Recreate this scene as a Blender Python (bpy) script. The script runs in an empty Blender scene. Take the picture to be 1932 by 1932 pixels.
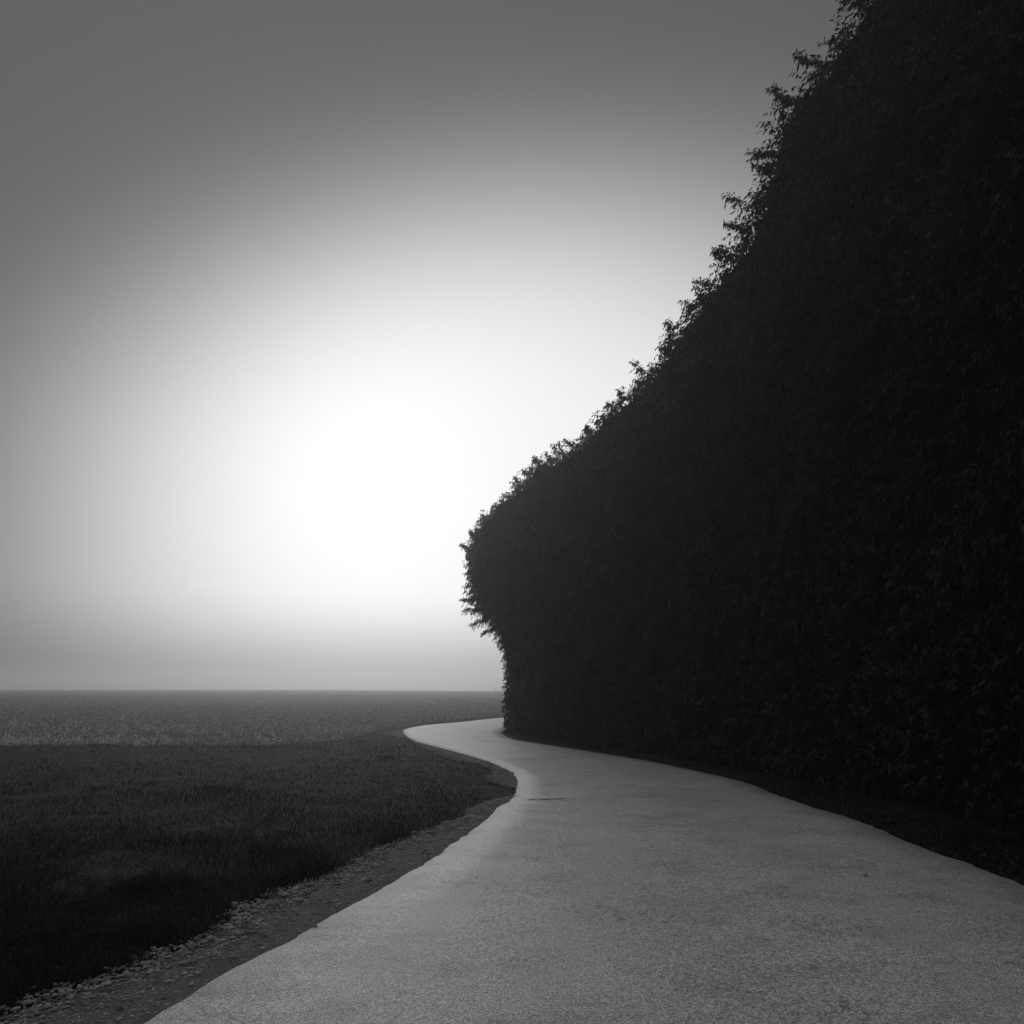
import bpy, math, random
import numpy as np
R = math.radians
sc = bpy.context.scene
C = sc.collection
rng = np.random.default_rng(11)
random.seed(11)

# ------------------------------------------------------------------ camera
EYE = 1.5
cam_d = bpy.data.cameras.new("camera")
cam_d.sensor_width = 36.0
cam_d.lens = 1500.0 / 1932.0 * 36.0
cam_d.shift_y = (1304 - 966) / 1932.0
cam_d.clip_start = 0.05
cam_d.clip_end = 3000
cam = bpy.data.objects.new("camera", cam_d)
cam.location = (0, 0, EYE)
cam.rotation_euler = (R(90), 0, 0)
C.objects.link(cam)
sc.camera = cam

# ------------------------------------------------------------------ sky and sun (sun veiled by fog, low and ahead)
SUN_AZ, SUN_EL = R(-11.0), R(17.0)
world = bpy.data.worlds.new("World")
sc.world = world
world.use_nodes = True
nt = world.node_tree
nt.nodes.clear()
def wn(t, **k):
    n = nt.nodes.new(t)
    for a, v in k.items(): setattr(n, a, v)
    return n
def wm(op, a, b=None, c=None, clamp=False):
    n = wn('ShaderNodeMath', operation=op); n.use_clamp = clamp
    for i, v in enumerate((a, b, c)):
        if v is None: continue
        if isinstance(v, (int, float)): n.inputs[i].default_value = v
        else: nt.links.new(v, n.inputs[i])
    return n.outputs[0]
sky = wn('ShaderNodeTexSky', sky_type='NISHITA')
sky.sun_disc = False
sky.sun_elevation = SUN_EL
sky.sun_rotation = SUN_AZ
sky.altitude = 100
sky.air_density = 1.0
sky.dust_density = 4.0
bw = wn('ShaderNodeRGBToBW')
nt.links.new(sky.outputs[0], bw.inputs[0])
tc = wn('ShaderNodeTexCoord')
sx = wn('ShaderNodeSeparateXYZ')
nt.links.new(tc.outputs['Generated'], sx.inputs[0])
az = wm('ARCTAN2', sx.outputs[0], sx.outputs[1])
el = wm('ARCSINE', sx.outputs[2])
GLOW_AMP, GLOW_WL, GLOW_WR, GLOW_H, GLOW_HB = 0.76, 25.5, 29.0, 16.6, 24.0
daz = wm('SUBTRACT', az, wm('ADD', wm('MULTIPLY', wm('SUBTRACT', el, R(15.0)), 0.3), R(-3.0)))
wid = wm('ADD', R(GLOW_WL), wm('MULTIPLY', wm('GREATER_THAN', daz, 0.0), R(GLOW_WR - GLOW_WL)))
dx = wm('DIVIDE', daz, wid)
del_ = wm('SUBTRACT', el, R(15.0))
hgt = wm('ADD', R(GLOW_H), wm('MULTIPLY', wm('LESS_THAN', del_, 0.0), R(GLOW_HB - GLOW_H)))
dy = wm('DIVIDE', del_, hgt)
r2 = wm('ADD', wm('MULTIPLY', dx, dx), wm('MULTIPLY', dy, dy))
glow = wm('MULTIPLY', wm('EXPONENT', wm('MULTIPLY', wm('POWER', r2, 1.85), -1.0)), GLOW_AMP)
glow = wm('ADD', glow, 0.095)
# fog bank lying on the horizon
mr = wn('ShaderNodeMapRange', interpolation_type='SMOOTHSTEP')
nt.links.new(el, mr.inputs['Value'])
mr.inputs['From Min'].default_value = R(-3.5)
mr.inputs['From Max'].default_value = R(7.5)
mr.inputs['To Min'].default_value = 0.1
mr.inputs['To Max'].default_value = 1.0
# paler fog overhead
mz = wn('ShaderNodeMapRange', interpolation_type='SMOOTHSTEP')
nt.links.new(el, mz.inputs['Value'])
mz.inputs['From Min'].default_value = R(43)
mz.inputs['From Max'].default_value = R(62)
mz.inputs['To Min'].default_value = 0.0
mz.inputs['To Max'].default_value = 0.6
SKY_K = 0.003
tot = wm('ADD', glow, wm('MULTIPLY', bw.outputs[0], SKY_K))
tot = wm('MULTIPLY', tot, mr.outputs[0])
tot = wm('ADD', tot, mz.outputs[0])
BG_STRENGTH = 0.15
comb = wn('ShaderNodeCombineColor')
scaled = wm('DIVIDE', tot, BG_STRENGTH)
for i in range(3): nt.links.new(scaled, comb.inputs[i])
bg = wn('ShaderNodeBackground')
bg.inputs['Strength'].default_value = BG_STRENGTH
nt.links.new(comb.outputs[0], bg.inputs['Color'])
wo = wn('ShaderNodeOutputWorld')
nt.links.new(bg.outputs[0], wo.inputs['Surface'])

sun_d = bpy.data.lights.new("sun", 'SUN')
sun_d.energy = 0.5
sun_d.angle = R(18)
sun_d.color = (1, 1, 1)
sun = bpy.data.objects.new("sun", sun_d)
sun.location = (-10, 60, 40)
sun.rotation_euler = (R(90) - SUN_EL, 0, math.pi - SUN_AZ)
C.objects.link(sun)

sc.view_settings.view_transform = 'Standard'
sc.view_settings.look = 'None'
sc.view_settings.exposure = 0
sc.view_settings.gamma = 1
sc.view_settings.use_curve_mapping = False
cy = sc.cycles
cy.max_bounces = 5
cy.diffuse_bounces = 2
cy.glossy_bounces = 2
cy.transmission_bounces = 1
cy.volume_bounces = 0
cy.use_denoising = True

# ------------------------------------------------------------------ helpers
def tag(o, label=None, cat=None, group=None, kind=None):
    if label: o['label'] = label
    if cat: o['category'] = cat
    if group: o['group'] = group
    if kind: o['kind'] = kind
    return o

def link_mesh(name, V, F, mats, parent=None, mat_idx=None, smooth=False):
    """V (n,3); F list of arrays each (k,3) or (k,4)."""
    me = bpy.data.meshes.new(name)
    V = np.asarray(V, np.float32)
    if not isinstance(F, list): F = [F]
    F = [np.asarray(f, np.int32) for f in F if len(f)]
    loops = np.concatenate([f.ravel() for f in F])
    tot_ = np.concatenate([np.full(len(f), f.shape[1], np.int32) for f in F])
    start = np.concatenate([[0], np.cumsum(tot_)[:-1]]).astype(np.int32)
    me.vertices.add(len(V)); me.vertices.foreach_set('co', V.ravel())
    me.loops.add(len(loops)); me.loops.foreach_set('vertex_index', loops)
    me.polygons.add(len(tot_))
    me.polygons.foreach_set('loop_start', start)
    me.polygons.foreach_set('loop_total', tot_)
    if mat_idx is not None: me.polygons.foreach_set('material_index', np.asarray(mat_idx, np.int32))
    if smooth: me.polygons.foreach_set('use_smooth', np.ones(len(tot_), bool))
    for m in (mats if isinstance(mats, (list, tuple)) else [mats]): me.materials.append(m)
    me.update(); me.validate()
    o = bpy.data.objects.new(name, me)
    C.objects.link(o)
    if parent is not None: o.parent = parent
    return o

def empty(name, loc=(0, 0, 0), rz=0):
    o = bpy.data.objects.new(name, None)
    o.location = loc; o.rotation_euler = (0, 0, rz); o.empty_display_size = 0.3
    C.objects.link(o)
    return o

def hash3(i, j, k):
    n = (i * 374761393 + j * 668265263 + k * 2147483647 + 1274126177) & 0xffffffff
    n = ((n ^ (n >> 13)) * 1274126177) & 0xffffffff
    return ((n ^ (n >> 16)) & 0xffff) / 65535.0
def vnoise(P, scale):
    Q = np.asarray(P, float) * scale
    I = np.floor(Q).astype(np.int64); f = Q - I
    f = f * f * (3 - 2 * f)
    out = 0
    for a in (0, 1):
        for b in (0, 1):
            for c in (0, 1):
                w = (f[..., 0] if a else 1 - f[..., 0]) * (f[..., 1] if b else 1 - f[..., 1]) * (f[..., 2] if c else 1 - f[..., 2])
                out = out + w * hash3(I[..., 0] + a, I[..., 1] + b, I[..., 2] + c)
    return out * 2 - 1

def spline(pts, n):
    """Catmull-Rom resample, even in arc length."""
    p = np.asarray(pts, float)
    q = np.vstack([2 * p[0] - p[1], p, 2 * p[-1] - p[-2]])
    out = []
    for i in range(len(p) - 1):
        t = np.linspace(0, 1, 24, endpoint=False)[:, None]
        a, b, c, d = q[i], q[i + 1], q[i + 2], q[i + 3]
        out.append(0.5 * (2 * b + (c - a) * t + (2 * a - 5 * b + 4 * c - d) * t ** 2 + (3 * b - a - 3 * c + d) * t ** 3))
    out.append(p[-1:])
    o = np.vstack(out)
    s = np.concatenate([[0], np.cumsum(np.linalg.norm(np.diff(o, axis=0), axis=1))])
    u = np.linspace(0, s[-1], n)
    return np.stack([np.interp(u, s, o[:, k]) for k in range(o.shape[1])], 1)

def in_poly(x, y, poly):
    inside = np.zeros(np.shape(x), bool)
    n = len(poly)
    for i in range(n):
        x1, y1 = poly[i]; x2, y2 = poly[(i + 1) % n]
        cond = (y1 > y) != (y2 > y)
        with np.errstate(divide='ignore', invalid='ignore'):
            xi = (x2 - x1) * (y - y1) / (y2 - y1 + 1e-12) + x1
        inside ^= cond & (x < xi)
    return inside

# ------------------------------------------------------------------ materials (a black and white world: every tone is a grey)
def material(name, tone, var=0.3, scale=6.0, rough=0.9, spec=0.2, fine=None, fine_scale=120.0, bump=0.0, bump_scale=80.0, sheen=None):
    m = bpy.data.materials.new(name); m.use_nodes = True
    t = m.node_tree; b = t.nodes['Principled BSDF']
    tcn = t.nodes.new('ShaderNodeTexCoord')
    def noise(s, det=4.0):
        n = t.nodes.new('ShaderNodeTexNoise'); n.inputs['Scale'].default_value = s; n.inputs['Detail'].default_value = det
        t.links.new(tcn.outputs['Object'], n.inputs['Vector']); return n.outputs['Fac']
    def mp(src, lo, hi):
        r = t.nodes.new('ShaderNodeMapRange'); t.links.new(src, r.inputs['Value'])
        r.inputs['From Min'].default_value = 0.3; r.inputs['From Max'].default_value = 0.7
        r.inputs['To Min'].default_value = lo; r.inputs['To Max'].default_value = hi
        return r.outputs[0]
    v = mp(noise(scale), tone * (1 - var), tone * (1 + var))
    if fine:
        w = mp(noise(fine_scale, 2.0), 1 - fine, 1 + fine)
        mu = t.nodes.new('ShaderNodeMath'); mu.operation = 'MULTIPLY'
        t.links.new(v, mu.inputs[0]); t.links.new(w, mu.inputs[1]); v = mu.outputs[0]
    cc = t.nodes.new('ShaderNodeCombineColor')
    for i in range(3): t.links.new(v, cc.inputs[i])
    t.links.new(cc.outputs[0], b.inputs['Base Color'])
    b.inputs['Roughness'].default_value = rough
    b.inputs['Specular IOR Level'].default_value = spec
    if bump:
        bp = t.nodes.new('ShaderNodeBump'); bp.inputs['Strength'].default_value = bump; bp.inputs['Distance'].default_value = 0.02
        t.links.new(noise(bump_scale), bp.inputs['Height']); t.links.new(bp.outputs[0], b.inputs['Normal'])
    return m

M = {}
M['soil'] = material('dark_soil', 0.015, 0.35, 1.5, 0.95, 0.1, 0.3, 40, 0.6, 30)
M['field'] = material('stubble_soil', 0.03, 0.3, 0.35, 0.95, 0.1, 0.35, 14, 0.8, 9)
M['grass'] = material('grass_blades', 0.008, 0.5, 1.3, 0.9, 0.08, 0.4, 60)
M['straw'] = material('pale_straw', 0.38, 0.35, 3.0, 0.8, 0.2)
def asphalt():
    m = bpy.data.materials.new('pale_worn_asphalt'); m.use_nodes = True
    t = m.node_tree; b = t.nodes['Principled BSDF']
    tcn = t.nodes.new('ShaderNodeTexCoord')
    mp_ = t.nodes.new('ShaderNodeMapping'); t.links.new(tcn.outputs['Object'], mp_.inputs['Vector'])
    def noise(sc_, det=3.0, rough=.5, stretch=None):
        n = t.nodes.new('ShaderNodeTexNoise'); n.inputs['Scale'].default_value = sc_; n.inputs['Detail'].default_value = det; n.inputs['Roughness'].default_value = rough
        src = tcn.outputs['Object']
        if stretch:
            q = t.nodes.new('ShaderNodeMapping'); q.inputs['Scale'].default_value = stretch
            t.links.new(src, q.inputs['Vector']); src = q.outputs[0]
        t.links.new(src, n.inputs['Vector']); return n.outputs['Fac']
    def rng_(src, f0, f1, t0, t1):
        r = t.nodes.new('ShaderNodeMapRange'); t.links.new(src, r.inputs['Value'])
        for k_, v_ in zip(('From Min', 'From Max', 'To Min', 'To Max'), (f0, f1, t0, t1)): r.inputs[k_].default_value = v_
        return r.outputs[0]
    def mul(a_, b_):
        x_ = t.nodes.new('ShaderNodeMath'); x_.operation = 'MULTIPLY'
        for i_, v_ in enumerate((a_, b_)):
            if isinstance(v_, (int, float)): x_.inputs[i_].default_value = v_
            else: t.links.new(v_, x_.inputs[i_])
        return x_.outputs[0]
    chips = noise(85, 2.0, .6)
    v = rng_(chips, .36, .66, .45, 1.7)                                   # stone chips in the binder
    v = mul(v, rng_(noise(24, 3.0, .6), .3, .7, .82, 1.18))
    v = mul(v, rng_(noise(0.7, 4.0), .3, .7, .86, 1.12))                   # broad worn patches
    v = mul(v, rng_(noise(1.6, 5.0, .65, (1.1, 1.4, 1)), .50, .70, 1.0, .74))   # darker patched places
    # crazed fine cracks, only where the surface is tired
    vo = t.nodes.new('ShaderNodeTexVoronoi'); vo.feature = 'DISTANCE_TO_EDGE'; vo.inputs['Scale'].default_value = 6.5
    wob = t.nodes.new('ShaderNodeVectorMath'); wob.operation = 'MULTIPLY_ADD'
    nz = t.nodes.new('ShaderNodeTexNoise'); nz.inputs['Scale'].default_value = 9
    t.links.new(tcn.outputs['Object'], nz.inputs['Vector'])
    t.links.new(nz.outputs['Color'], wob.inputs[0]); wob.inputs[1].default_value = (.22, .22, .22); t.links.new(tcn.outputs['Object'], wob.inputs[2])
    t.links.new(wob.outputs[0], vo.inputs['Vector'])
    ck = rng_(vo.outputs['Distance'], .0, .028, .0, 1.0)
    tired = rng_(noise(1.1, 4.0, .6), .48, .62, 0.0, .85)
    inv = t.nodes.new('ShaderNodeMath'); inv.operation = 'SUBTRACT'; inv.inputs[0].default_value = 1.0; t.links.new(ck, inv.inputs[1])
    dark = mul(inv.outputs[0], tired)
    one = t.nodes.new('ShaderNodeMath'); one.operation = 'SUBTRACT'; one.inputs[0].default_value = 1.0; t.links.new(dark, one.inputs[1])
    v = mul(mul(v, one.outputs[0]), 0.33)
    cc = t.nodes.new('ShaderNodeCombineColor')
    for i_ in range(3): t.links.new(v, cc.inputs[i_])
    t.links.new(cc.outputs[0], b.inputs['Base Color'])
    b.inputs['Roughness'].default_value = 0.63
    b.inputs['Specular IOR Level'].default_value = 0.34
    bp = t.nodes.new('ShaderNodeBump'); bp.inputs['Strength'].default_value = .5; bp.inputs['Distance'].default_value = .006
    t.links.new(chips, bp.inputs['Height']); t.links.new(bp.outputs[0], b.inputs['Normal'])
    return m
M['asphalt'] = asphalt()
M['crack'] = material('crack_in_asphalt', 0.05, 0.3, 20, 0.9, 0.1)
M['seam'] = material('pale_seam', 0.55, 0.2, 20, 0.8, 0.2)
M['gravel_bed'] = material('gravel_bed', 0.07, 0.35, 3.0, 0.9, 0.2, 0.45, 70, 0.9, 60)
M['stone'] = material('gravel_stone', 0.16, 0.7, 9.0, 0.8, 0.25)
M['leaf'] = material('hedge_leaf', 0.04, 0.75, 3.0, 0.85, 0.06, 0.35, 25)
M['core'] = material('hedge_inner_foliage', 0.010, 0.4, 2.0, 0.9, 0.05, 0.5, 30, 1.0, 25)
M['bark'] = material('twig_bark', 0.06, 0.3, 20, 0.9, 0.1)
M['weed'] = material('dry_weed', 0.10, 0.3, 12, 0.85, 0.15)
M['post'] = material('white_post', 0.8, 0.05, 4, 0.6, 0.3)
M['post_band'] = material('black_band', 0.03, 0.1, 4, 0.6, 0.3)
M['dry_leaf'] = material('dry_leaf', 0.3, 0.3, 40, 0.7, 0.2)

# ------------------------------------------------------------------ terrain
def smooth(a, b, v):
    t = np.clip((v - a) / (b - a), 0, 1); return t * t * (3 - 2 * t)
def ground_z(x, y):
    x = np.asarray(x, float); y = np.asarray(y, float)
    crest = 1.55 - 0.006 * np.clip(x, -90, 40)         # the field rises gently to a crest at eye level
    z = crest * smooth(45, 420, y)
    z = z - 0.9 * smooth(450, 600, y)
    P = np.stack([x, y, np.zeros_like(x)], -1)
    amp = 0.03 * smooth(2.2, 5, np.maximum(-x - 1.5, 0)) * (y < 60)
    return z + vnoise(P, 0.35) * amp + vnoise(P, 0.03) * 0.22 * smooth(60, 120, y)

LEFT = [(-2.35, -6), (-2.1, 0), (-1.62, 3.58), (-1.29, 4.78), (-1.21, 5.16), (-0.958, 5.94), (-0.737, 6.88), (-0.55, 7.785), (-0.376, 8.69),
        (-0.163, 10.18), (-0.01, 10.9), (0.095, 12.93), (-0.104, 15.0), (-0.72, 17.44), (-1.83, 20.64), (-2.88, 23.68), (-3.83, 28.1), (-4.13, 31.25),
        (-3.70, 34.6), (-2.29, 38.5), (-0.23, 45.0), (3.2, 50.0), (9, 54.5), (20, 59)]
RIGHT = [(4.05, -6), (3.98, 0), (3.95, 4.5), (3.88, 7.2), (3.93, 9.04), (3.8, 10.8), (3.72, 13.2), (3.23, 15.5), (2.59, 17.7), (1.75, 19.9),
         (0.73, 22.5), (0.1, 24.2), (-0.26, 26.5), (-0.38, 28.8), (0.0, 32.5), (1.6, 38.5), (4.6, 44), (10.5, 49.5), (21, 54.5)]
NL = 1600
LE = spline(LEFT, NL); RE = spline(RIGHT, NL)
def edge_jitter(E, amp):
    d = np.gradient(E, axis=0); n = np.stack([-d[:, 1], d[:, 0]], 1); n /= np.linalg.norm(n, axis=1)[:, None] + 1e-9
    P = np.c_[E, np.zeros(len(E))]
    j = vnoise(P, 1.3) * amp + vnoise(P, 6) * amp * 0.9 + vnoise(P + 3, 12) * amp * .8
    return E + n * j[:, None]
LE = edge_jitter(LE, 0.014); RE = edge_jitter(RE, 0.02)

# edge of the stubble field
FB = [(-450, 23.5), (-80, 22.5), (-30, 21.9), (-11.6, 21.8), (-6.6, 21.7), (-5.7, 22.4), (-5.2, 24.5), (-4.95, 27.8), (-4.7, 32), (-4.25, 36.5), (-3.1, 41.5), (-0.7, 48.5),
      (3, 53.2), (9, 57.5), (20, 62), (60, 66), (450, 70)]
fbx = np.array([p[0] for p in FB]); fby = np.array([p[1] for p in FB])
def field_edge(x): return np.interp(x, fbx, fby)

def rag(x, y):
    Q = np.stack([x, y * .3, np.zeros_like(x)], -1)
    return (vnoise(Q, .8) * .55 + vnoise(Q, 2.6) * .35) * smooth(-3.5, -6.5, x) + .02
def grid_between(name, xs, y0, y1, ny, power, mat, zoff=0.0):
    t = np.linspace(0, 1, ny) ** power
    Y = y0[:, None] + (y1 - y0)[:, None] * t[None]
    X = np.repeat(xs[:, None], ny, 1)
    Z = ground_z(X, Y) + zoff
    V = np.stack([X, Y, Z], -1).reshape(-1, 3)
    i, j = np.meshgrid(np.arange(len(xs) - 1), np.arange(ny - 1), indexing='ij')
    a = (i * ny + j).ravel()
    F = np.stack([a, a + ny, a + ny + 1, a + 1], 1)
    return link_mesh(name, V, F, mat, smooth=True)
xs = np.unique(np.concatenate([-np.geomspace(9, 450, 50), np.linspace(-9, -5.8, 16), np.linspace(-5.8, 1, 60), np.linspace(1, 9, 30), np.geomspace(9, 450, 40)]))
yb = field_edge(xs)
ground = grid_between('ground', xs, np.full(len(xs), -60.0), yb, 90, 1.0, M['soil'])
tag(ground, kind='structure')
field = grid_between('field', xs, yb, np.full(len(xs), 622.0), 110, 2.6, M['field'])
tag(field, kind='structure')

# ------------------------------------------------------------------ road
NC = 10
def road_z(u): return 0.022 + 0.03 * (1 - (2 * u - 1) ** 2)
us = np.linspace(0, 1, NC)
V = []; F = []
for k, u in enumerate(us):
    p = LE * (1 - u) + RE * u
    V.append(np.c_[p, np.full(NL, road_z(u))])
cen = (LE + RE) / 2
dn = (LE - RE) / np.linalg.norm(LE - RE, axis=1)[:, None]
V.insert(0, np.c_[LE + dn * 0.03, np.full(NL, -0.06)])
V.append(np.c_[RE - dn * 0.03, np.full(NL, -0.06)])
V = np.stack(V, 1)                                   # NL, NC+2, 3
nc = V.shape[1]
i, j = np.meshgrid(np.arange(NL - 1), np.arange(nc - 1), indexing='ij')
a = (i * nc + j).ravel()
RF = np.stack([a, a + 1, a + nc + 1, a + nc], 1)
RV = V.reshape(-1, 3)
# cracks and the pale seam, thin strips laid on the surface
lines = []
def road_line(pts, w, mi, wob=0.03):
    p = spline(pts, 40)
    P = np.c_[p, np.zeros(40)]
    p = p + np.stack([vnoise(P, 5.0) * wob * 0.5, vnoise(P + 9, 5.0) * wob], 1)
    d = np.gradient(p, axis=0); n = np.stack([-d[:, 1], d[:, 0]], 1); n /= np.linalg.norm(n, axis=1)[:, None]
    ww = w * (0.35 + 0.65 * np.abs(vnoise(P, 9.0))) * np.minimum(1, np.minimum(np.arange(40), np.arange(40)[::-1]) / 5 + 0.1)
    lines.append((p + n * ww[:, None], p - n * ww[:, None], mi))
road_line([(0.2, 10.75), (0.45, 10.72), (0.72, 10.78)], 0.035, 1, .01)
road_line([(0.1, 10.78), (1.0, 10.82), (2.1, 10.9)], 0.012, 1)
road_line([(2.0, 18.05), (2.3, 18.0), (2.62, 17.9)], 0.05, 1, .01)
road_line([(-0.2, 19.6), (0.6, 19.5), (1.3, 19.55)], 0.02, 1)
road_line([(0.7, 19.7), (1.05, 19.6)], 0.04, 1)
road_line([(-0.1, 17.3), (0.5, 16.9), (1.2, 16.7)], 0.025, 1)
road_line([(-1.2, 23.5), (-0.5, 22.6), (0.4, 21.4)], 0.035, 1)
road_line([(2.95, 7.9), (3.0, 7.4), (3.02, 6.9), (3.1, 6.5), (3.2, 6.2)], 0.006, 2, 0.05)
road_line([(3.2, 10.6), (3.25, 9.6), (3.15, 8.6), (2.98, 7.95)], 0.006, 2, 0.05)
for k in range(26):
    y = rng.uniform(4.5, 15) ; x = rng.uniform(0.3, 3.3)
    if y < 8: x += 0.2
    L = rng.uniform(0.03, 0.16)
    q = [(x, y)]
    for _ in range(4): q.append((q[-1][0] + L / 4 * rng.uniform(.5, 1.5), q[-1][1] + rng.normal(0, L * .18)))
    road_line(q, rng.uniform(0.002, 0.006), 1, 0.012)
mi = [np.zeros(len(RF), int)]
VV = [RV]; FF = [RF]; off = len(RV)
def height_on_road(p):
    d = ((cen[None] - p[:, None]) ** 2).sum(-1); k = d.argmin(1)
    u = np.clip(((p - LE[k]) * (RE[k] - LE[k])).sum(1) / ((RE[k] - LE[k]) ** 2).sum(1), 0, 1)
    return road_z(u)
for (A, B, m_) in lines:
    n = len(A)
    z = height_on_road((A + B) / 2) + 0.004
    VV.append(np.vstack([np.c_[A, z], np.c_[B, z]]))
    k = np.arange(n - 1)
    FF.append(np.stack([k, k + n, k + n + 1, k + 1], 1)[:, ::-1] + off)
    off += 2 * n; mi.append(np.full(n - 1, m_))
road = link_mesh('road', np.vstack(VV), [np.vstack(FF)], [M['asphalt'], M['crack'], M['seam']], mat_idx=np.concatenate(mi), smooth=True)
tag(road, kind='structure')

# ------------------------------------------------------------------ gravel verge beside the left edge of the road
def near_len(E, y): return int(np.abs(E[:, 1] - y).argmin())
OUT1 = [(-3.4, -4), (-3.0, 0), (-2.55, 2.8), (-1.86, 4.88), (-1.88, 5.46), (-1.72, 5.84), (-1.6, 6.2), (-1.386, 6.82), (-0.993, 8.18), (-0.748, 8.96),
        (-0.514, 9.83), (-0.535, 11.0), (-0.42, 11.25)]
OUT2 = [(-0.30, 12.3), (-0.466, 12.9), (-0.369, 14.75), (-0.61, 16.07), (-1.205, 17.05), (-1.717, 18.6), (-2.206, 20.64), (-2.95, 23.4)]
OUT3 = [(-3.55, 25.0), (-4.3, 26.8), (-4.9, 28.5), (-4.75, 30.2), (-4.2, 32)]
gv, gf, goff = [], [], 0
gravel_polys = []
for gi_, (O, ya, yb_) in enumerate(((OUT1, -4, 11.25), (OUT2, 12.2, 23.3), (OUT3, 25.0, 31.6))):
    n = 160
    o = edge_jitter(spline(O, n), 0.07)
    ia, ib = near_len(LE[:int(NL*.78)], ya), near_len(LE[:int(NL*.62)], yb_)
    seg = LE[ia:ib + 1]
    e = seg[np.linspace(0, len(seg) - 1, n).astype(int)]
    o[0] = o[0]; 
    k_ = np.arange(n); tp = np.minimum(1, (k_[::-1] if gi_ == 0 else k_) / 16.0) ** .7 if gi_ < 2 else np.ones(n)
    o = e + (o - e) * tp[:, None]
    rows = np.stack([o * (1 - u) + (e + (e - o) / (np.linalg.norm(e - o, axis=1)[:, None] + 1e-6) * 0.02) * u for u in np.linspace(0, 1, 6)], 1)
    z = np.array([0.006, 0.014, 0.016, 0.017, 0.018, 0.018])[None].repeat(n, 0) + ground_z(rows[..., 0], rows[..., 1]) * 0.9
    v = np.concatenate([rows, z[..., None]], -1).reshape(-1, 3)
    i, j = np.meshgrid(np.arange(n - 1), np.arange(5), indexing='ij'); a = (i * 6 + j).ravel()
    gv.append(v); gf.append(np.stack([a, a + 1, a + 7, a + 6], 1) + goff); goff += len(v)
    gravel_polys.append((o, e))
gr = link_mesh('gravel_verge', np.vstack(gv), [np.vstack(gf)], M['gravel_bed'], smooth=True)
tag(gr, kind='structure')

# loose stones: irregular little octahedra-like lumps, one object (nobody could count them)
def lumps(P, S, mat, name):
    t = (1 + 5 ** .5) / 2
    base = np.array([(-1, t, 0), (1, t, 0), (-1, -t, 0), (1, -t, 0), (0, -1, t), (0, 1, t), (0, -1, -t), (0, 1, -t), (t, 0, -1), (t, 0, 1), (-t, 0, -1), (-t, 0, 1)]) / math.sqrt(1 + t * t)
    tri = np.array([(0, 11, 5), (0, 5, 1), (0, 1, 7), (0, 7, 10), (0, 10, 11), (1, 5, 9), (5, 11, 4), (11, 10, 2), (10, 7, 6), (7, 1, 8), (3, 9, 4), (3, 4, 2), (3, 2, 6), (3, 6, 8), (3, 8, 9), (4, 9, 5), (2, 4, 11), (6, 2, 10), (8, 6, 7), (9, 8, 1)])
    n = len(P)
    v = base[None] * (1 + rng.uniform(-.3, .25, (n, 12, 1)))
    ax = np.stack([rng.uniform(.7, 1.3, n), rng.uniform(.7, 1.3, n), rng.uniform(.4, .75, n)], 1)
    v = v * ax[:, None]
    th = rng.uniform(0, 2 * np.pi, n); c, s = np.cos(th), np.sin(th)
    v = np.stack([v[..., 0] * c[:, None] - v[..., 1] * s[:, None], v[..., 0] * s[:, None] + v[..., 1] * c[:, None], v[..., 2]], -1)
    v = v * S[:, None, None] + P[:, None]
    f = (tri[None] + (np.arange(n) * 12)[:, None, None]).reshape(-1, 3)
    return link_mesh(name, v.reshape(-1, 3), f, mat)
sp, ss = [], []
n = 900
p = np.c_[rng.uniform(-.75, .0, n), rng.uniform(11.1, 12.5, n)]
p = p[p[:, 0] < np.interp(p[:, 1], LE[:NL//2, 1], LE[:NL//2, 0]) - .02]
sp.append(np.c_[p, np.full(len(p), .012)]); ss.append(0.004 + 0.008 * rng.random(len(p)) ** 2)
for gi, (o, e) in enumerate(gravel_polys):
    n = (24000, 9000, 1200)[gi]
    k = rng.integers(0, len(o), n)
    u = rng.beta(0.85, 1.15, n) * 1.04 - 0.07
    u = u - 0.09 * np.abs(vnoise(np.c_[o[k], np.zeros(n)], 2.3)) * (1 - u)
    p = o[k] * (1 - u)[:, None] + e[k] * u[:, None] + rng.normal(0, 0.03, (n, 2))
    keep = (u > -0.2) & (p[:, 1] > 2.5)
    s = 0.0045 * np.exp(rng.normal(0, .55, n)) + 0.003 + 0.008 * (u < 0.4) * rng.random(n) ** 4
    if gi == 2: s *= 1.4
    sp.append(np.c_[p, 0.014 + ground_z(p[:, 0], p[:, 1]) * .9 + s * 0.2][keep]); ss.append(s[keep])
n = 1500
k = rng.integers(int(NL*.07), int(NL*.47), n)
p = RE[k] + np.c_[np.abs(rng.normal(0.02, .45, n)), rng.normal(0, .2, n)]
p = p[p[:, 1] > 3]
sp.append(np.c_[p, np.full(len(p), .02)]); ss.append(rng.uniform(.003, .009, len(p)))
tag(lumps(np.vstack(sp), np.concatenate(ss), M['stone'], 'gravel'), 'loose pale gravel stones strewn along the edges of the road', 'gravel', kind='stuff')

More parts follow.
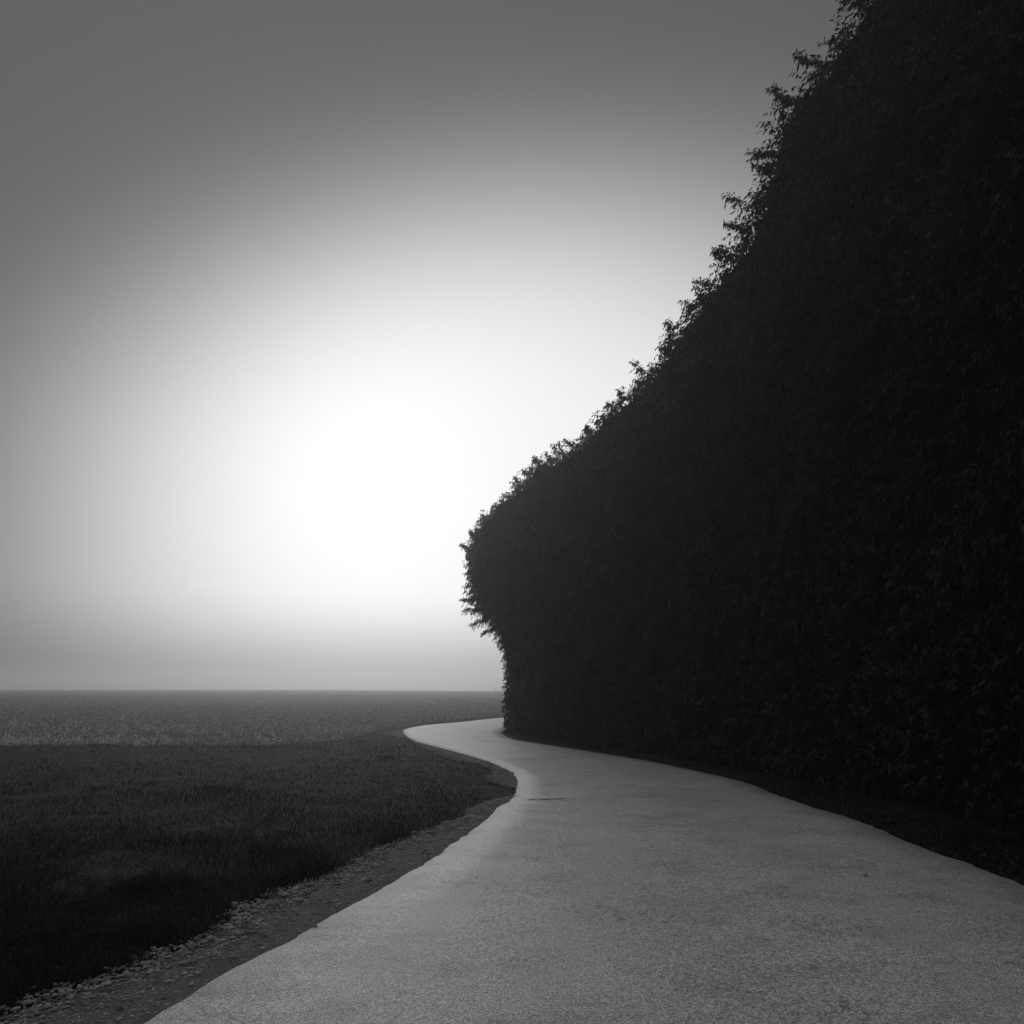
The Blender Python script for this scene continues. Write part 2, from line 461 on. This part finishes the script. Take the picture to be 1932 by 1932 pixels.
# ------------------------------------------------------------------ grass and stubble (stuff)
road_poly = np.vstack([LE[::6], RE[::-6]])
grav_poly = [np.vstack([o[::3], e[::-3]]) for o, e in gravel_polys]
def blades(P, H, W, lean, bend, mat, name):
    n = len(P)
    th = rng.uniform(0, 2 * np.pi, n)
    side = np.stack([np.cos(th), np.sin(th), np.zeros(n)], 1)
    ph = rng.uniform(0, 2 * np.pi, n)
    ld = np.stack([np.cos(ph), np.sin(ph), np.zeros(n)], 1)
    up = np.array([0, 0, 1.0])
    mid = P + up * (H * 0.55)[:, None] + ld * (H * lean * 0.4)[:, None]
    tip = P + up * (H * (1 - bend * lean))[:, None] + ld * (H * lean * 1.2)[:, None]
    a = P - side * (W / 2)[:, None]; b = P + side * (W / 2)[:, None]
    c = mid + side * (W * .4)[:, None]; d = mid - side * (W * .4)[:, None]
    V = np.stack([a, b, c, d, tip], 1).reshape(-1, 3)
    k = np.arange(n) * 5
    return link_mesh(name, V, [np.stack([k, k + 1, k + 2, k + 3], 1), np.stack([k + 3, k + 2, k + 4], 1)], mat)

def scatter_screen(n, ymin, ymax, wide):
    """points over the ground, denser near by (even in 1/distance)."""
    inv = rng.uniform(1 / ymax, 1 / ymin, n)
    y = 1 / inv
    x = rng.uniform(-1, 1, n) * (y * wide + 1.0)
    return x, y
x, y = scatter_screen(520000, 3.0, 60, 0.72)
ok = ~in_poly(x, y, road_poly) & (y < field_edge(x) + 0.15 + rag(x, y))
for g in grav_poly: ok &= ~in_poly(x, y, g)
ok &= ~((x > 7) | ((x > -0.45) & (x < 1) & (y > 11.1) & (y < 12.5) & (rng.random(len(x)) < .85)))
x, y = x[ok], y[ok]
P = np.c_[x, y, ground_z(x, y) - 0.005]
cl = vnoise(P, 0.9) * .5 + vnoise(P, 3.5) * .5
# shorter by the gravel, taller on the verge bank and at the edge of the field
H = (0.042 + 0.035 * cl) * np.exp(rng.normal(0, .35, len(P)))
lane = np.exp(-((y - field_edge(x)) / 0.6) ** 2) * (y > 20)
H *= 1 + 1.0 * lane * (0.6 + cl)
H = np.clip(H, 0.012, 0.2)
tuft = smooth(.30, .55, vnoise(P + 31, 1.7)) * smooth(-.3, .2, vnoise(P + 5, .35))
H *= 1 + 1.1 * tuft
tall = rng.random(len(P)) < 0.005 + 0.02 * tuft
H[tall] *= rng.uniform(1.6, 3.0, tall.sum())
W = 0.003 + 0.0003 * y
o = blades(P, H, W, rng.uniform(0.2, 1.2, len(P)), 0.4, M['grass'], 'grass')
tag(o, 'short dark grass between the road and the stubble field', 'grass', kind='stuff')

# stubble: short upright stalks and fallen pieces of straw
n = 40000
x, y = scatter_screen(n, 21.3, 150, 0.72)
ok = (y > field_edge(x) + 0.2 + rag(x, y))
x, y = x[ok], y[ok]; n = len(x)
P = np.c_[x, y, ground_z(x, y)]
cl = vnoise(P * [1, .5, 1], 0.7)
keep = rng.random(n) < 0.55 + 0.45 * cl
P = P[keep]; n = len(P); y = P[:, 1]
up = rng.random(n) < 0.45
th = rng.uniform(0, 2 * np.pi, n)
tilt = np.where(up, np.abs(rng.normal(0, .35, n)), rng.uniform(1.1, 1.5, n))
L = np.where(up, rng.uniform(.06, .20, n), rng.uniform(.08, .34, n))
D = np.stack([np.sin(tilt) * np.cos(th), np.sin(tilt) * np.sin(th), np.cos(tilt)], 1)
S = np.cross(D, rng.normal(size=(n, 3))); S /= np.linalg.norm(S, axis=1)[:, None]
T = np.cross(D, S)
big = (rng.random(n) < .25 * np.exp(-((P[:, 0] + 5.5) / 2.2) ** 2 - ((y - 24.5) / 3.5) ** 2) + .02)
L = np.where(big, L * 1.7, L)
D0 = 1
W = (0.007 + 0.00024 * y) * rng.uniform(.5, 1.3, n) * np.where(big, 1.5, 1)
P = P + np.array([0, 0, .01])
tri = []
for q in range(3):
    tri.append(S * math.cos(q * 2.094) + T * math.sin(q * 2.094))
b3 = [P + t * W[:, None] for t in tri]; t3 = [P + D * L[:, None] + t * (W * .7)[:, None] for t in tri]
V = np.stack(b3 + t3, 1).reshape(-1, 3); k = np.arange(n) * 6
F4 = np.vstack([np.stack([k + q, k + (q + 1) % 3, k + 3 + (q + 1) % 3, k + 3 + q], 1) for q in range(3)])
o = link_mesh('stubble', V, [F4, np.stack([k + 3, k + 4, k + 5], 1)], M['straw'])
tag(o, 'pale cut stalks and straw litter covering the field', 'stubble', kind='stuff')

# ------------------------------------------------------------------ the tall hedge
BASE = [(6.7, -9), (6.3, -3), (6.0, 2), (5.7, 6), (5.3, 9.7), (4.95, 12), (4.25, 15.3), (3.35, 17.9), (1.95, 21.2), (0.75, 24.2), (0.1, 26.3), (-0.2, 28.0),
        (-0.1, 29.6), (0.45, 31.6), (2.1, 37), (5.3, 42.5), (11.2, 47.8), (21, 52.5)]
NS = 420
BP = spline(BASE, NS)
dB = np.gradient(BP, axis=0); nB = np.stack([-dB[:, 1], dB[:, 0]], 1); nB /= np.linalg.norm(nB, axis=1)[:, None]   # outward, to the road
HY = [(-20, 13), (2, 13), (9, 12.9), (12, 12.5), (13.7, 11.9), (14.8, 11.25), (15.6, 10.85), (16.3, 10.5), (17.8, 9.75), (20.1, 9.05), (22.7, 8.9), (24.8, 8.8), (26.5, 8.85), (28, 8.8), (30, 8.8), (34, 8.8), (60, 9.0)]
Hs = np.interp(BP[:, 1], [p[0] for p in HY], [p[1] for p in HY])
sarc = np.concatenate([[0], np.cumsum(np.linalg.norm(np.diff(BP, axis=0), axis=1))])
s_tip = sarc[np.abs(BP[:, 1] - 28.6).argmin()]
bul = 0.35 + 0.95 * np.exp(-((sarc - s_tip) / 2.6) ** 2)
# cross-section: height fraction, outward offset in units of the local bulge, inward set-back in metres
PROF = np.array([(0, 0, 0), (.06, 0, 0), (.14, .0, 0), (.22, .0, 0), (.30, .02, 0), (.36, .08, 0), (.42, .26, 0), (.48, .55, 0), (.55, .85, 0), (.63, 1.0, 0), (.70, 1.0, 0), (.77, .9, 0.0),
                 (.84, .68, 0.02), (.90, .36, 0.06), (.95, 0, .25), (.98, 0, .6), (1.0, 0, 1.1), (1.0, 0, 1.8), (.98, 0, 2.6), (.92, 0, 3.3), (.8, 0, 3.9), (.5, 0, 4.2), (.2, 0, 4.3), (0, 0, 4.3)])
NT = 120
tt = np.concatenate([[0], np.cumsum(np.linalg.norm(np.diff(PROF * [9, 1, 1], axis=0), axis=1))]); tu = np.linspace(0, tt[-1], NT)
PR = np.stack([np.interp(tu, tt, PROF[:, k]) for k in range(3)], 1)
# the inward direction is blended towards a shared one so that the back does not fold at the bend
inward = -nB.copy()
w_ = np.exp(-((sarc - s_tip) / 7.0) ** 2)[:, None]
axis_dir = np.array([0.93, 0.37]); 
inward = inward * (1 - w_) + axis_dir * w_
inward /= np.linalg.norm(inward, axis=1)[:, None]
XY = BP[:, None] + nB[:, None] * (bul[:, None] * PR[None, :, 1])[..., None] + inward[:, None] * PR[None, :, 2][..., None]
Z = Hs[:, None] * PR[None, :, 0]
HP = np.concatenate([XY, Z[..., None]], -1)
du = np.gradient(HP, axis=0); dv = np.gradient(HP, axis=1)
HN = np.cross(dv, du); HN /= np.linalg.norm(HN, axis=-1)[..., None] + 1e-9
if HN[150, 20, 0] > 0: HN = -HN
low = smooth(0.5, 3.5, HP[..., 2])
disp = (vnoise(HP, 0.8) * .22 + vnoise(HP + 40, 2.2) * .16 + vnoise(HP + 80, 5.5) * .07) * (0.25 + .75 * low)
hi = smooth(0.82, 1.0, HP[..., 2] / Hs[:, None])
disp = disp + hi * (vnoise(HP + 20, 1.3) * 0.24 + vnoise(HP + 60, 3.1) * .16)
HS = HP + HN * disp[..., None]
hedge = empty('tall_hedge', (2.5, 20, 0))
tag(hedge, 'towering dark leafy hedge curving along the right side of the road', 'hedge')
HO = np.array([2.5, 20, 0])

# inner mass
i, j = np.meshgrid(np.arange(NS - 1), np.arange(NT - 1), indexing='ij'); a = (i * NT + j).ravel()
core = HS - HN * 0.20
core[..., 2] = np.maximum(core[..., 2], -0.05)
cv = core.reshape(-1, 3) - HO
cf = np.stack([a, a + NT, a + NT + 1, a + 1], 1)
# leaf sprays
def leaf_quads(P, D, N, L, W, droop):
    """diamond leaves folded a little at the midrib: base, left, tip, right."""
    D = D / (np.linalg.norm(D, axis=1)[:, None] + 1e-9)
    S = np.cross(D, N); S /= np.linalg.norm(S, axis=1)[:, None] + 1e-9
    U = np.cross(S, D)
    m = P + D * (L * .42)[:, None] + U * (L * .06)[:, None]
    tip = P + D * L[:, None] - np.array([0, 0, 1.0]) * (L * droop)[:, None]
    l = m + S * (W * .5)[:, None] + U * (W * .12)[:, None]; r = m - S * (W * .5)[:, None] + U * (W * .12)[:, None]
    return np.stack([P, l, tip, r], 1)
def sprays(P, D, length, nleaf, leafL):
    """twigs from P along D (drooping), each with nleaf leaves; returns leaf quads and twig points."""
    n = len(P); Q = []; tw = []
    for k in range(nleaf):
        f = (k + 0.6) / nleaf
        c = P + D * (length * f)[:, None] - np.array([0, 0, 1.0]) * (length * f * f * .45)[:, None]
        ang = rng.normal(size=(n, 3)); ang -= D * (ang * D).sum(1)[:, None] * .6
        d = D * .55 + ang * .55 + np.array([0, 0, -.75])
        nn = rng.normal(size=(n, 3)) * .6 + np.array([0, 0, 1.0])
        LL = leafL * rng.uniform(.7, 1.25, n)
        Q.append(leaf_quads(c + ang * .008, d, nn, LL, LL * rng.uniform(.30, .46, n), rng.uniform(.05, .3, n)))
    return np.concatenate(Q)
# area weighted sampling, less on the far and hidden side
e1 = HS[1:, :-1] - HS[:-1, :-1]; e2 = HS[:-1, 1:] - HS[:-1, :-1]
area = np.linalg.norm(np.cross(e1, e2), axis=-1)
ctr = HS[:-1, :-1]
w = area.copy()
yy = ctr[..., 1]
front = (PR[None, :-1, 2] < 2.2) * np.ones_like(area)
dens = np.where(front > 0, 1.0, 0.08)
dens = np.where(yy < 3, 0.12, dens)
dens = np.where(sarc[:-1, None] > s_tip + 6, dens * 0.15, dens)
w = (area * dens).ravel(); 
NSP = 30000
pick = rng.choice(len(w), NSP, p=w / w.sum())
pi_, pj = np.unravel_index(pick, area.shape)
fu, fv = rng.random((2, NSP))
SP = HS[pi_, pj] * (1 - fu)[:, None] + HS[pi_ + 1, pj] * fu[:, None]
SP = SP + (HS[pi_, pj + 1] - HS[pi_, pj]) * fv[:, None]
SN = HN[pi_, pj]
inset = rng.uniform(-0.22, 0.03, NSP)
SP = SP + SN * inset[:, None]
Ls = rng.uniform(.12, .32, NSP)
lowp = smooth(0.3, 3.0, SP[:, 2])
lowp = smooth(0.3, 4.2, SP[:, 2]); Ls *= 0.32 + .68 * lowp
topf = smooth(.86, .99, SP[:, 2] / Hs[pi_])
Ls *= 1 + topf * rng.random(NSP) ** 3 * 2.0
SD = SN * rng.uniform(.2, .8, NSP)[:, None] + rng.normal(0, .55, (NSP, 3)) + np.array([0, 0, -.15]) + np.array([0, 0, .5]) * topf[:, None]
SD /= np.linalg.norm(SD, axis=1)[:, None]
leafsz = 0.082 * (1 + 0.004 * np.clip(SP[:, 1], 0, 50))
Q = sprays(SP, SD, Ls, 10, leafsz)
nq = len(Q); lv = Q.reshape(-1, 3) - HO
lv[:, 2] = np.maximum(lv[:, 2], 0.01)
lf = (np.arange(nq * 4).reshape(-1, 4)) + len(cv)
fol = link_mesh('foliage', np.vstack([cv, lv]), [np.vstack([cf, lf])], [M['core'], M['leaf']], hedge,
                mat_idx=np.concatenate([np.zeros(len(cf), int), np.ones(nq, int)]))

# twigs that stand clear of the hedge, each a part with its leaves
def tube(pts, r0, r1, ns=5):
    pts = np.asarray(pts); n = len(pts)
    d = np.gradient(pts, axis=0); d /= np.linalg.norm(d, axis=1)[:, None]
    s = np.cross(d, [0.31, 0.2, 0.93]); s /= np.linalg.norm(s, axis=1)[:, None]; u = np.cross(d, s)
    r = np.linspace(r0, r1, n)
    th = np.arange(ns) * 2 * np.pi / ns
    V = pts[:, None] + r[:, None, None] * (s[:, None] * np.cos(th)[None, :, None] + u[:, None] * np.sin(th)[None, :, None])
    i, j = np.meshgrid(np.arange(n - 1), np.arange(ns), indexing='ij')
    a = (i * ns + j).ravel(); b = (i * ns + (j + 1) % ns).ravel()
    return V.reshape(-1, 3), np.stack([a, b, b + ns, a + ns], 1)
def branch(p, d, length, nl, side=3):
    p = np.asarray(p, float); d = np.asarray(d, float); d /= np.linalg.norm(d)
    t = np.linspace(0, 1, 12)
    main = p + d * (t * length)[:, None] - np.array([0, 0, 1.0]) * (t ** 2 * length * .22)[:, None]
    main = main + np.stack([vnoise(main * 1.0 + q * 7, 4.0) for q in range(3)], 1) * .03
    V, F = tube(main, .009, .003)
    Vs, Fs = [V], [F]; off = len(V)
    SPs, SDs, SLs = [], [], []
    for k in range(side * 3):
        f = 0.25 + .75 * (k + .5) / (side * 3)
        c = main[min(11, int(f * 11))]
        dd = d + rng.normal(0, .55, 3) + np.array([0, 0, -.25]); dd /= np.linalg.norm(dd)
        ll = length * rng.uniform(.25, .45) * (1.1 - .5 * f)
        tt_ = np.linspace(0, 1, 5)
        tp = c + dd * (tt_ * ll)[:, None] - np.array([0, 0, 1.0]) * (tt_ ** 2 * ll * .45)[:, None]
        v, f_ = tube(tp, .004, .0015, 4); Vs.append(v); Fs.append(f_ + off); off += len(v)
        SPs.append(c); SDs.append(dd); SLs.append(ll)
    for f in np.linspace(.35, 1, 6):
        SPs.append(main[min(11, int(f * 11))]); SDs.append(d); SLs.append(length * .18)
    o = link_mesh('branch', np.vstack(Vs) - HO, [np.vstack(Fs)], M['bark'], hedge)
    q = sprays(np.array(SPs), np.array(SDs), np.array(SLs), nl, np.full(len(SPs), .085))
    link_mesh('leaves', q.reshape(-1, 3) - HO, np.arange(len(q) * 4).reshape(-1, 4), M['leaf'], o)
def on_hedge(y, hf):
    i = np.abs(BP[:, 1] - y)[:int(NS * .8)].argmin(); j = np.abs(PR[:, 0] - hf)[:np.argmax(PR[:, 0])].argmin()
    return HS[i, j], HN[i, j]
for (yy_, hf, dvec, ln, nl) in [
        (14.9, .94, (-.7, .2, .8), .95, 10), (15.25, .94, (-.7, .1, .6), .65, 10), (15.9, .95, (-.6, .3, .7), .6, 9), (14.6, .97, (-.6, .2, .8), .6, 8),
        (15.6, .93, (-.7, -.1, .5), .55, 9), (13.6, .96, (-.6, .1, .8), .7, 10), (14.2, .96, (-.8, .1, .5), .6, 10), (13.0, .97, (-.6, .1, .7), .7, 10), (16.4, .96, (-.7, .2, .5), .6, 7), (17.0, .97, (-.6, .2, .6), .6, 7), (18.2, .97, (-.5, .3, .8), .55, 7),
        (19.4, .98, (-.5, .2, .85), .5, 7), (20.6, .98, (-.5, .2, .8), .6, 7), (22.0, .98, (-.4, .2, .9), .5, 7), (23.6, .98, (-.3, .1, 1), .75, 8), (24.2, .98, (-.5, .1, .9), .65, 8),
        (26.0, .93, (-.6, .1, .8), .5, 7), (28.4, .80, (-.6, .1, .8), .5, 8), (28.4, .69, (-.8, 0, .7), .4, 8), (28.6, .52, (-1, .2, .4), .75, 13), (28.3, .49, (-1, -.2, .15), .8, 14), (28.7, .46, (-1, .3, -.05), .85, 14), (28.3, .43, (-1, -.1, -.25), .7, 13), (28.5, .74, (-.7, .1, .7), .6, 12)]:
    p, n_ = on_hedge(yy_, hf)
    branch(p - n_ * .15, dvec, ln, nl, 5 if nl > 10 else 3)

for q in range(16):
    p, n_ = on_hedge(12.5 + q * .95 + rng.uniform(-.3, .3), rng.uniform(.96, .99))
    branch(p - n_ * .1, (rng.uniform(-.7, -.1), rng.uniform(-.2, .4), rng.uniform(.6, 1.0)), rng.uniform(.35, .75), 8)

# ------------------------------------------------------------------ small things
# roadside weeds: thin upright stems with narrow leaves
def weed(loc, h, stems, label, seed):
    r = np.random.default_rng(seed)
    w0 = empty('weed', loc)
    tag(w0, label, 'weed', 'dry weeds in the roadside grass')
    LV, LF, lo = [], [], 0
    for k in range(stems):
        d = np.array([r.normal(0, .22), r.normal(0, .22), 1.0]); hh = h * r.uniform(.55, 1.05)
        t = np.linspace(0, 1, 7)
        b = np.array([r.normal(0, .035), r.normal(0, .035), -.02])
        pts = b + d * (t * hh)[:, None] + np.array([d[0], d[1], -.1]) * (t ** 2 * hh * .5)[:, None]
        V, F = tube(pts, .0035, .0012, 4)
        link_mesh('stem', V, F, M['weed'], w0)
        m = 9
        f = r.uniform(.1, 1, m)
        P = np.stack([np.interp(f, t, pts[:, c]) for c in range(3)], 1)
        D = r.normal(0, .8, (m, 3)) + [0, 0, .4]
        L = np.full(m, .075) * r.uniform(.5, 1.3, m)
        q = leaf_quads(P, D, r.normal(0, .5, (m, 3)) + [0, 0, 1], L, L * .2, np.full(m, .35))
        LV.append(q.reshape(-1, 3)); LF.append(np.arange(m * 4).reshape(-1, 4) + lo); lo += m * 4
    link_mesh('leaves', np.vstack(LV), [np.vstack(LF)], M['weed'], w0)
weed((-1.05, 10.3, 0), .52, 8, 'tallest wispy dry weed in the dark grass inside the bend', 3)
weed((-1.32, 9.5, 0), .22, 5, 'low dry weed in front of the tallest wispy weed', 4)
weed((-0.82, 10.0, 0), .18, 5, 'low bushy weed between the tallest weed and the gravel', 5)

# marker posts far out in the field
def post(x, y, h, label):
    z = float(ground_z(np.array([x]), np.array([y]))[0])
    p = empty('marker_post', (x, y, z - .05))
    tag(p, label, 'post', 'slim white posts on the horizon')
    w = .13
    def box(z0, z1, w):
        v = np.array([(sx * w, sy * w, zz) for zz in (z0, z1) for sx, sy in ((-1, -1), (1, -1), (1, 1), (-1, 1))])
        v[4:6, 2] -= 0.0
        f = np.array([(0, 3, 2, 1), (4, 5, 6, 7), (0, 1, 5, 4), (1, 2, 6, 5), (2, 3, 7, 6), (3, 0, 4, 7)])
        return v, f
    v, f = box(0, h * .72, w); link_mesh('shaft', v, f, M['post'], p)
    v, f = box(h * .72, h * .80, w * 1.04); link_mesh('band', v, f, M['post_band'], p)
    v, f = box(h * .80, h, w); v[4:6, 2] -= .05; link_mesh('cap', v, f, M['post'], p)
post(-4.75, 230, 1.7, 'slim white post on the horizon close beside the hedge')
post(-7.1, 232, 1.05, 'shorter faint white post just left of the post by the hedge')
post(-103, 230, 1.5, 'lone faint white post on the horizon far to the left')

# a dry leaf lying on the road, curled
lf_o = empty('fallen_leaf', (2.78, 6.25, 0.048), 0.6)
tag(lf_o, 'small curled dry leaf lying on the pale road', 'leaf')
g = np.linspace(-1, 1, 9); gx, gy = np.meshgrid(g, g, indexing='ij')
half = .018 * np.sqrt(np.clip(1 - gx ** 2, 0, 1)) * (1 - .25 * gx)
lv_ = np.stack([gx * .036, gy * half, .012 * (gy ** 2) * np.sqrt(np.clip(1 - gx ** 2, 0, 1)) + .010 * gx ** 2 + .002], -1).reshape(-1, 3)
i, j = np.meshgrid(np.arange(8), np.arange(8), indexing='ij'); a = (i * 9 + j).ravel()
link_mesh('blade', lv_, np.stack([a, a + 9, a + 10, a + 1], 1), M['dry_leaf'], lf_o, smooth=True)
v, f = tube(np.array([(-.036, 0, .012), (-.047, .002, .010), (-.058, .006, .004)]), .0012, .0008, 4)
link_mesh('stalk', v, f, M['bark'], lf_o)

# ------------------------------------------------------------------ haze
HAZE = 0.0023
hm = bpy.data.materials.new('haze'); hm.use_nodes = True
t = hm.node_tree; t.nodes.clear()
pv = t.nodes.new('ShaderNodeVolumePrincipled')
pv.inputs['Color'].default_value = (.9, .9, .9, 1)
pv.inputs['Density'].default_value = HAZE
pv.inputs['Anisotropy'].default_value = 0.72
om = t.nodes.new('ShaderNodeOutputMaterial')
t.links.new(pv.outputs[0], om.inputs['Volume'])
b0, b1 = np.array([-460, -70, -1.2]), np.array([460, 640, 13.9])
v = np.array([(b0[0], b0[1], b0[2]), (b1[0], b0[1], b0[2]), (b1[0], b1[1], b0[2]), (b0[0], b1[1], b0[2]), (b0[0], b0[1], b1[2]), (b1[0], b0[1], b1[2]), (b1[0], b1[1], b1[2]), (b0[0], b1[1], b1[2])])
f = np.array([(0, 3, 2, 1), (4, 5, 6, 7), (0, 1, 5, 4), (1, 2, 6, 5), (2, 3, 7, 6), (3, 0, 4, 7)])
hz = link_mesh('haze', v, f, hm)
tag(hz, 'thin pale morning mist over the field and road', 'haze', kind='stuff')
